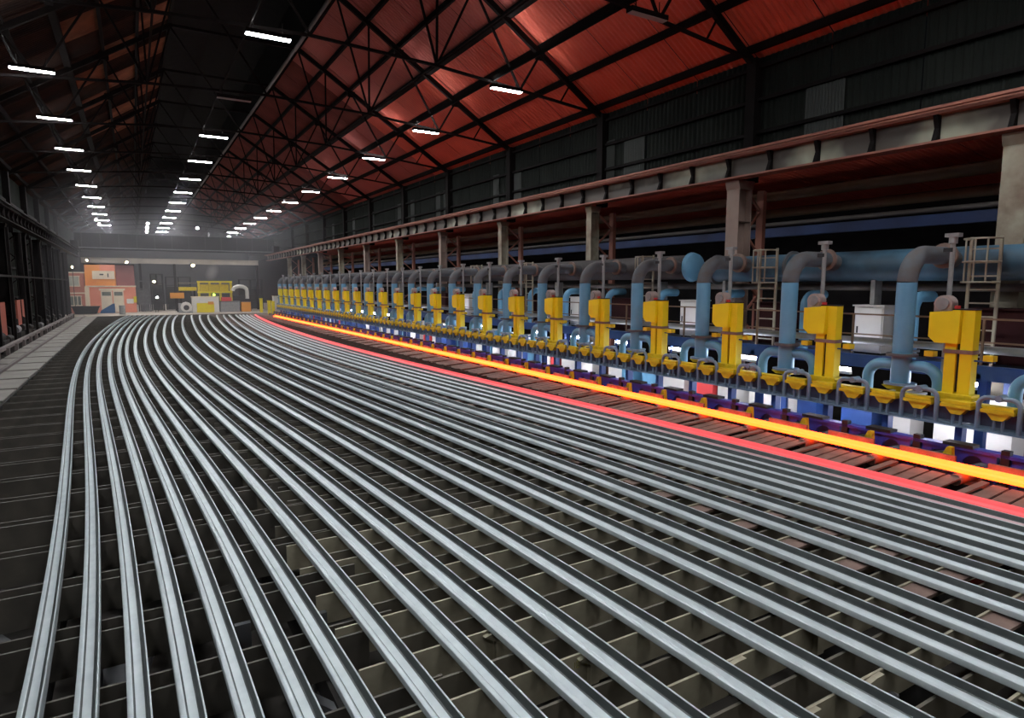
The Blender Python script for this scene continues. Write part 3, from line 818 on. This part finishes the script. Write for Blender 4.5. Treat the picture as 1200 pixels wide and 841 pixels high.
# lit clutter at floor level behind the bench, with work lamps under the platform
def tube_lamp(Y, label):
    t = thing('work_lamp', (14.25, Y, 1.05), label, 'lamp', 'work lamps under the service platform')
    box('casing', WHITEP, t, -0.05, 0.05, -0.32, 0.32, -0.11, -0.04)
    MB().tube([(0, -0.3, 0), (0, 0.3, 0)], 0.04, 8).build('tube', LOWU, t, 40)
for k in range(24):
    tube_lamp(3.7 + 2.6 * k, '%s glowing work lamp from the right under the service platform' % nth(k + 1))
for k in range(24):  # unseen fill lights added behind the benches to brighten the crates
    t = thing('bench_fill_light', (14.2, 3.9 + 2.6 * k, 0.42), '%s low added fill light from the right behind the manifold benches' % nth(k + 1), 'lamp', 'added fill lights behind the manifold benches')
    box('casing', WHITEP, t, -0.05, 0.05, -0.42, 0.42, 0.04, 0.1)
    box('lamp_post', BLUEDK, t, -0.03, 0.03, -0.03, 0.03, 0.1, 0.80)
    MB().tube([(0, -0.4, 0), (0, 0.4, 0)], 0.035, 8).build('tube', BENCHFILL, t, 40)
rnd = random.Random(11)
cols = [WHITEP, WHITEP, BLUE, WHITEP, BLUEDK, REDP, WHITEP, BLUE]
y = 1.6
k = 0
while y < 66:
    wd = rnd.uniform(0.5, 1.1)
    m = cols[rnd.randrange(len(cols))]
    h = rnd.uniform(0.95, 1.75)
    nm, cn = {WHITEP: ('white', 'crate'), BLUE: ('blue', 'crate'), BLUEDK: ('deep blue', 'crate'), REDP: ('red', 'crate')}[m]
    t = thing('floor_crate', (15.5 + rnd.uniform(-0.25, 0.25), y, -1.0), '%s lit crate, %s from the right under the service platform' % (nm, nth(k + 1)), 'crate', 'crates under the service platform')
    box('body', m, t, -0.3, 0.3, -wd / 2, wd / 2, 0.06, h)
    box('lid', WHITEP, t, -0.32, 0.32, -wd / 2 - 0.02, wd / 2 + 0.02, h, h + 0.05)
    box('runner', BLACK, t, -0.28, 0.28, -wd / 2 + 0.05, -wd / 2 + 0.15, 0, 0.06)
    box('runner', BLACK, t, -0.28, 0.28, wd / 2 - 0.15, wd / 2 - 0.05, 0, 0.06)
    y += wd + rnd.uniform(0.1, 0.5); k += 1

# ================================================================== LEFT SIDE
st = thing('plate_table', (0, 0, 0), 'long low table of grey floor plates beside the left wall', 'table')
k = 0
mePl = MB().box(-4.0, -3.07, 0.14, 2.29, -0.1, 0.0).mesh('floor_plate', PLATE)
meP3 = MB().box(-4.72, -4.16, 0.14, 2.29, -0.1, 0.0).mesh('floor_plate', PLATE)
while 15.7 + 2.43 * k < 71:
    put('floor_plate', mePl, st, (0, 15.7 + 2.43 * k, 0)); put('floor_plate', meP3, st, (0, 15.7 + 2.43 * k, 0)); k += 1
box('kerb', CURB, st, -4.14, -4.02, 14, 72.5, -0.1, 0.07)
kb = thing('side_kerb', (0, 0, 0), 'low dusty kerb rail on short posts beside the left wall', 'kerb')
box('kerb_bar', CURB, kb, -5.14, -4.96, 20, 72.5, 0.12, 0.26)
for k in range(22):
    box('kerb_post', CURB, kb, -5.0, -4.86, 20.8 + 2.43 * k, 21.05 + 2.43 * k, -0.12, 0.2)
# dim red doors and machinery along the left wall
for i, (ya, yb) in enumerate(((37.0, 41.3), (45.2, 47.9))):
    t = thing('wall_door', (-5.72, 0, 0), '%s brick red sliding door panel from the left edge by the dark wall' % nth(i + 1), 'door')
    box('panel', LITRED, t, -0.04, 0.04, ya, yb, -0.12, 2.1)
    for q in (0.5,):
        box('batten', DARKST, t, 0.04, 0.08, ya + (yb - ya) * q - 0.05, ya + (yb - ya) * q + 0.05, -0.12, 2.1)
rnd = random.Random(5)
for k in range(14):
    Y = 33 + 2.6 * k
    t = thing('pump_unit', (-5.6, Y, -0.12), '%s dark pump unit from the left edge along the left wall' % nth(k + 1), 'pump', 'pump units along the left wall')
    h = rnd.uniform(0.35, 0.7)
    MB().tube([(0, -0.6, h), (0, 0.45, h)], rnd.uniform(0.16, 0.24), 12).build('motor', PITDK if k % 4 else PITGY, t, 40)
    box('base', PITDK, t, -0.3, 0.3, -0.7, 0.7, 0, h - 0.14)
    MB().tube([(0.0, 0.62, 0.0), (0.0, 0.62, h + 0.5), (-0.35, 0.62, h + 0.75)], 0.07, 8).build('outlet_pipe', PITDK, t, 40)
    MB().tube([(0, 0.45, h), (0, 0.62, h)], 0.12, 12).build('coupling', PITDK, t, 40)
rk = thing('pipe_rack', (0, 0, 0), 'tall dark pipe rack standing before the left wall', 'rack')
for k in range(9):
    MB().bar((-5.21, 36 + 4.2 * k, -0.12), (-5.21, 36 + 4.2 * k, 5.8), 0.12).build('rack_post', DARKST, rk)
for z in (3.4,):
    MB().bar((-5.21, 34, z), (-5.21, 72, z), 0.1).build('rack_bar', DARKST, rk)

# ================================================================== FAR END
# brick office at the end of the bed
bh = thing('brick_office', (0, 80, 0), 'two storey brick and salmon office building at the far end', 'building')
box('brick_block', BRICK, bh, -6.5, -4.35, 0, 4, 0, 4.15)
box('string_course', CREAM, bh, -6.52, -4.33, -0.05, 0, 2.02, 2.16)
box('parapet', CREAM, bh, -6.55, -4.3, -0.06, 4, 4.15, 4.27)
def win(x0, x1, z0, z1, n, frame=CREAM, y=-0.06):
    f = MB().box(x0 - 0.08, x1 + 0.08, y, 0.02, z0 - 0.08, z0).box(x0 - 0.08, x1 + 0.08, y, 0.02, z1, z1 + 0.08).build('window_frame', frame, bh)
    wd = (x1 - x0) / n
    for k in range(n):
        box('pane', GLASSD if n > 2 else MATS['pane pale'], f, x0 + wd * k + 0.03, x0 + wd * (k + 1) - 0.03, -0.02, 0.0, z0, z1)
        box('mullion', frame, f, x0 + wd * k - 0.03, x0 + wd * k + 0.03, y, 0.0, z0, z1)
    box('mullion', frame, f, x1 - 0.03, x1 + 0.03, y, 0.0, z0, z1)
mat('pane pale', (0.36, 0.38, 0.33), 0.4, 0, (0.48, 0.49, 0.43), 1.5, 0.5)
win(-5.8, -4.75, 2.85, 3.8, 2)
win(-5.65, -4.7, 0.85, 1.75, 3)
box('salmon_block', SALMON, bh, -4.3, 0.25, 0.2, 4, 0, 2.75)
box('corner_pilaster', CREAM, bh, -4.35, -3.95, 0.05, 0.2, 0, 2.75)
box('ledge', CREAM, bh, -4.3, 0.3, 0.05, 0.2, 2.72, 2.86)
box('upper_block', ORANGE, bh, -4.25, -1.55, 0.3, 4, 2.75, 5.05)
box('upper_panel', SALMON, bh, -2.9, -1.55, 0.22, 0.3, 4.4, 5.05)
ct = box('window_band', CREAM, bh, -3.6, -1.6, 0.2, 0.3, 3.55, 4.4)
box('vent', BLACK, ct, -2.95, -2.6, 0.18, 0.2, 3.95, 4.1)
box('vent', BLACK, ct, -2.25, -2.15, 0.18, 0.2, 3.75, 4.15)
box('maroon_block', MAROON, bh, -1.5, 0.2, 0.7, 4, 2.75, 5.1)
box('roof_edge', DARKST, bh, -4.3, 0.25, 0.25, 4, 5.05, 5.15)
for i, (x0, x1) in enumerate(((-2.95, -1.95), (-1.85, -0.9))):
    d = box('gate_leaf', CREAM, bh, x0, x1, 0.12, 0.2, 0.05, 2.35)
    box('gate_pane', GLASSD, d, x0 + 0.1, x1 - 0.1, 0.1, 0.12, 1.8, 2.2)
box('gate_lintel', CREAM, bh, -3.1, -0.75, 0.08, 0.2, 2.35, 2.55)
s_ = box('notice_board', WHITEP, bh, -0.65, 0.0, 0.14, 0.2, 0.95, 1.45)
box('yellow_sign', YEL, bh, 0.0, 0.28, 0.1, 0.2, 1.05, 1.7)
o = MB().prism([(-3.1, 0.0), (-1.75, 0.0), (-1.75, 1.0), (-1.95, 0.95), (-3.0, 0.28)], 'y', 79.2, 79.7).build('tarpaulin_heap', TARP); tag(o, 'blue tarpaulin covered heap before the pale gates of the office', 'heap')
sk = thing('scrap_skip', (-4.2, 77.5, 0), 'black open scrap skip in front of the brick office', 'skip')
MB().prism([(-0.9, 0.05), (0.9, 0.05), (1.15, 0.75), (-1.15, 0.75)], 'y', -0.7, 0.7).build('hull', BLACK, sk)
box('rim', BLACK, sk, -1.2, 1.2, -0.75, 0.75, 0.72, 0.8)
o = MB().tube([(-1.05, 75.2, 0), (-1.05, 75.2, 0.9)], 0.28, 14).build('grey_drum', STEELGY, None, 40); tag(o, 'grey drum standing by the salmon wall at the far end', 'drum')

# overhead crane across the hall, and a pale runway band beneath
cr = thing('overhead_crane', (0, 85, 0), 'dark overhead crane girder spanning the hall above the far machines', 'crane')
box('girder', DARKST, cr, -5.2, 15.5, -0.5, 0.1, 6.9, 8.6)
box('girder', DARKST, cr, -5.2, 15.5, 1.6, 2.2, 6.9, 8.6)
box('walkway', PITGY, cr, -5.2, 15.5, -1.0, -0.5, 6.95, 7.05)
box('end_carriage', DARKST, cr, -5.5, -4.8, -1.6, 3.3, 6.9, 7.7)
box('end_carriage', DARKST, cr, 15.2, 15.9, -1.6, 3.3, 6.9, 7.7)
tl = box('trolley', PITGY, cr, 8.2, 10.2, -0.2, 2.0, 8.6, 9.2)
for k in range(12):
    box('stiffener', PITDK, cr, -4.6 + 1.75 * k, -4.5 + 1.75 * k, -0.56, -0.5, 6.9, 8.6)
pb = thing('mezzanine_beam', (0, 82.5, 0), 'long pale beam crossing the hall below the overhead crane', 'beam')
box('web', PALEFL, pb, -4.6, 13.2, -0.05, 0.05, 5.35, 5.8)
box('flange', PALEFL, pb, -4.6, 13.2, -0.2, 0.2, 5.8, 5.86)
box('flange', PALEFL, pb, -4.6, 13.2, -0.2, 0.2, 5.3, 5.35)
for X in (0.8, 4.2, 13.0):
    box('post', DARKST, pb, X - 0.12, X + 0.12, -0.12, 0.12, 0, 5.3)

# rolling mill machinery
def mach(name, X, Y, label, cat, parts):
    t = thing(name, (X, Y, 0), label, cat)
    for p in parts:
        nm, m, a = p[0], p[1], p[2:]
        if nm.startswith('~'):
            MB().tube(a[0], a[1], 12).build(nm[1:], m, t, 40)
        else:
            box(nm, m, t, *a)
    return t
mach('pump_house', 5.4, 76, 'cream cabinet with a big yellow front panel at the end of the bed', 'cabinet',
     [('body', WHITEP, 0.0, 2.6, 0.3, 1.6, 0, 1.62), ('yellow_front', YEL, 0.4, 2.1, 0.2, 0.3, 0.0, 1.0), ('orange_flag', ORBOX, 1.5, 2.05, 0.15, 0.2, 0.85, 1.15), ('roof_lip', CREAM, -0.05, 2.65, 0.25, 1.65, 1.62, 1.7)])
mach('grey_cabinet', 8.1, 76.3, 'low grey machine cabinet with red hood at the end of the bed', 'cabinet',
     [('body', STEELGY, 0.05, 2.0, 0, 1.2, 0, 1.1), ('top', PITGY, 0.0, 2.05, -0.05, 1.25, 1.1, 1.18), ('red_hood', REDP, 0.2, 1.2, 0.1, 0.7, 1.18, 1.6)])
mach('orange_box', 10.25, 76, 'orange switch box right of the grey machine cabinet', 'box',
     [('body', ORBOX, 0, 0.95, 0, 0.8, 0, 1.05), ('door', ORBOX, 0.08, 0.87, -0.03, 0, 0.1, 0.95), ('lip', BROWNPL, -0.03, 0.98, -0.04, 0.84, 1.05, 1.1)])
mach('coil_winder', 4.15, 76, 'pale grey round winder left of the cream cabinet', 'machine',
     [('~drum', WHITEP, [(0.62, -0.1, 0.6), (0.62, 0.5, 0.6)], 0.55), ('~hub', BLACK, [(0.62, -0.14, 0.55), (0.62, -0.1, 0.55)], 0.28), ('frame', STEELGY, -0.1, 0.35, 0.0, 0.6, 0, 1.0), ('base', STEELGY, -0.1, 1.2, -0.1, 0.7, 0, 0.12)])
mach('orange_plate', 3.4, 78, 'orange sign plate on a post left of the mill stand', 'sign',
     [('plate', ORBOX, 0, 1.35, 0, 0.06, 1.5, 2.1), ('post', DARKST, 0.6, 0.72, 0.06, 0.16, 0, 1.5)])
t = thing('mill_stand', (6.2, 79, 0), 'yellow framed rolling mill stand behind the cabinets', 'machine')
for X in (0.0, 1.1, 2.2, 3.3):
    box('column', YELD, t, X, X + 0.22, 0, 0.3, 0, 3.3)
for z in (2.05, 3.2):
    box('cross_beam', YEL, t, -0.05, 3.55, -0.08, 0.3, z, z + 0.18)
box('housing', PITGY, t, 0.1, 3.4, 0.4, 1.8, 0, 2.0)
box('upper_housing', YELD, t, 0.3, 3.2, 0.4, 1.6, 2.2, 3.0)
MB().tube([(1.6, -0.2, 1.85), (1.6, 0.0, 1.85)], 0.12, 10).build('signal_lamp', GREENL, t, 40)
t = thing('conveyor_bridge', (2.4, 80.5, 0), 'dull yellow pipe bridge left of the mill stand', 'bridge')
box('deck', YELD, t, 2.0, 3.8, 0, 0.5, 2.3, 2.7)
for X in (2.1, 3.5):
    box('leg', DARKST, t, X, X + 0.15, 0.1, 0.3, 0, 2.3)
box('rail', COLB, t, 2.0, 3.8, 0, 0.05, 3.1, 3.2)
t = thing('exhaust_duct', (9.6, 77.6, 0), 'curved pale exhaust duct above the grey machine cabinet', 'duct')
MB().tube([(0, 0, 2.3)] + [(0.75 - 0.75 * math.cos(PI * k / 8), 0, 2.3 + 0.5 * math.sin(PI * k / 8)) for k in range(1, 8)] + [(1.5, 0, 2.2), (1.5, 0, 1.4)], 0.2, 12).build('bent_duct', WHITEP, t, 40)
box('fan_casing', BLACK, t, 0.1, 1.9, 0.1, 0.9, 0, 1.75)
for i, (X, Y, h) in enumerate(((11.9, 73.6, 1.5), (12.0, 69.5, 1.35), (12.35, 69.2, 1.3))):
    t = thing('yellow_bollard', (X, Y, -0.05), '%s yellow guard post from the left near the end of the glowing rail' % nth(i + 1), 'guard post')
    box('post', YEL, t, -0.14, 0.14, -0.14, 0.14, 0, h)
    box('cap', YELD, t, -0.17, 0.17, -0.17, 0.17, h, h + 0.06)
mach('white_cabinet', 12.7, 70.9, 'white upright cabinet at the far end of the yellow stands', 'cabinet',
     [('body', WHITEP, 0, 0.75, 0, 0.6, -0.9, 1.75), ('door', WHITEP, 0.05, 0.7, -0.03, 0, -0.1, 1.65), ('lip', CREAM, -0.03, 0.78, -0.04, 0.64, 1.75, 1.8)])
# dark equipment racks in the background
for i, (X0, X1, Y, z, m) in enumerate(((0.5, 1.6, 82, 3.4, PITGY), (1.8, 3.0, 84, 4.2, PITDK), (11.2, 13.8, 84, 3.6, PITDK), (3.4, 6.0, 86, 3.9, PITDK))):
    t = thing('equipment_rack', (X0, Y, 0), ['grey equipment rack right of the office building', 'tall dark rack behind the winder at the far end', 'dark rack behind the orange box at the far end', 'dark wide rack behind the orange sign plate'][i], 'rack')
    for x in (0, (X1 - X0) / 2, X1 - X0):
        box('upright', m, t, x - 0.06, x + 0.06, 0, 0.6, 0, z)
    for k in range(4):
        box('shelf', m, t, 0, X1 - X0, 0, 0.6, z * (k + 1) / 4 - 0.08, z * (k + 1) / 4)
    box('cabinet_block', m, t, 0.1, X1 - X0 - 0.1, 0.1, 0.5, 0.05, z * 0.7)

# floodlights and warm lamps of the far end
def flood(X, Y, Z, r, m, label, cat='lamp', drop=0, back=0):
    t = thing('flood_lamp', (X, Y, Z), label, cat, 'flood lamps at the far end')
    r *= 0.62
    MB().tube([(0, 0, 0), (0, 0.12, 0), (0, 0.3, 0.02)], [r * 1.15, r * 1.1, r * 0.5], 14).build('housing', BLACK, t, 40)
    MB().tube([(0, -0.02, 0), (0, 0.02, 0)], r, 14).build('lens', m, t, 40)
    if drop:
        MB().bar((0, 0.15, -r), (0, 0.15, -drop), 0.05).build('lamp_post', BLACK, t)
    elif back:
        MB().bar((0, 0.15, r), (0, 0.15, r + 0.15), 0.04).bar((0, 0.15, r + 0.15), (0, back, r + 0.15), 0.05).build('bracket', BLACK, t)
    else:
        MB().bar((0, 0.15, r), (0, 0.15, r + 0.5), 0.04).build('bracket', BLACK, t)
flood(-3.4, 95, 10.9, 0.26, FLOODM, 'white flood lamp at the far end of the left lamp row', back=0.5)
flood(-3.1, 95, 10.4, 0.26, FLOODM, 'lower white flood lamp near the end of the left lamp row', back=0.5)
flood(2.1, 95, 10.7, 0.26, FLOODM, 'upper of three white flood lamps beside the middle lamp row', back=0.5)
flood(2.0, 95, 10.2, 0.26, FLOODM, 'middle of three white flood lamps beside the middle lamp row', back=0.5)
flood(1.95, 95, 9.7, 0.24, FLOODM, 'lowest of three white flood lamps beside the middle lamp row', back=0.5)
flood(7.8, 95, 10.4, 0.24, FLOODM, 'single white flood lamp between the middle and right lamp rows', back=0.5)
flood(-5.2, 79, 4.75, 0.13, SODIUM, 'small yellow lamp above the brick office roof', drop=4.75)
flood(-0.4, 79, 5.3, 0.15, SODIUM, 'warm lamp above the maroon block of the office', back=3.45)
flood(-3.9, 79, 5.45, 0.11, SODIUM, 'small warm lamp above the orange block of the office', back=3.45)
flood(5.8, 78.5, 5.05, 0.22, SODIUM, 'bright warm lamp over the mill stand', back=3.8)
flood(2.0, 79, 3.3, 0.15, SODIUM, 'warm lamp on a post right of the office', drop=3.3)
flood(2.2, 79, 1.6, 0.16, FLOODM, 'low white lamp on a post right of the office', drop=1.6)

# ================================================================== SMOKY AIR AT THE FAR END
hz = MB().box(XL + 0.2, 15.4, 55.0, YEND - 0.5, 0.02, 12.0).build('smoky_haze', FLOOR)
hm = bpy.data.materials.new('smoky air'); hm.use_nodes = True
nt = hm.node_tree
nt.nodes.remove(nt.nodes['Principled BSDF'])
vs = nt.nodes.new('ShaderNodeVolumeScatter')
vs.inputs['Color'].default_value = (0.9, 0.9, 0.95, 1)
vs.inputs['Density'].default_value = 0.005
vs.inputs['Anisotropy'].default_value = 0.2
nt.links.new(vs.outputs[0], nt.nodes['Material Output'].inputs['Volume'])
hz.data.materials.clear(); hz.data.materials.append(hm)
tag(hz, 'thin grey smoky haze hanging at the far end of the hall', 'haze', kind='stuff')

so = MB().tube([(0, 0, -1), (0, 0, -0.9), (0, 0, -0.5), (0, 0, 0.3), (0, 0, 0.8), (0, 0, 1)], [0.2, 0.45, 0.85, 0.95, 0.6, 0.2], 14).build('steam_plume', FLOOR, None, 60)
so.location = (7.9, 80.8, 4.35); so.scale = (0.75, 0.6, 1.15); so.rotation_euler = (0, 0.42, 0)
sm = bpy.data.materials.new('pinkish steam'); sm.use_nodes = True
nt = sm.node_tree
nt.nodes.remove(nt.nodes['Principled BSDF'])
v2 = nt.nodes.new('ShaderNodeVolumeScatter')
v2.inputs['Color'].default_value = (0.95, 0.82, 0.80, 1)
tc = nt.nodes.new('ShaderNodeTexCoord'); gr = nt.nodes.new('ShaderNodeTexGradient'); gr.gradient_type = 'SPHERICAL'
mu = nt.nodes.new('ShaderNodeMath'); mu.operation = 'MULTIPLY'; mu.inputs[1].default_value = 0.7
nt.links.new(tc.outputs['Object'], gr.inputs['Vector']); nt.links.new(gr.outputs['Fac'], mu.inputs[0]); nt.links.new(mu.outputs[0], v2.inputs['Density'])
nt.links.new(v2.outputs[0], nt.nodes['Material Output'].inputs['Volume'])
so.data.materials.clear(); so.data.materials.append(sm)
tag(so, 'pinkish plume of steam rising above the yellow mill stand', 'steam', kind='stuff')
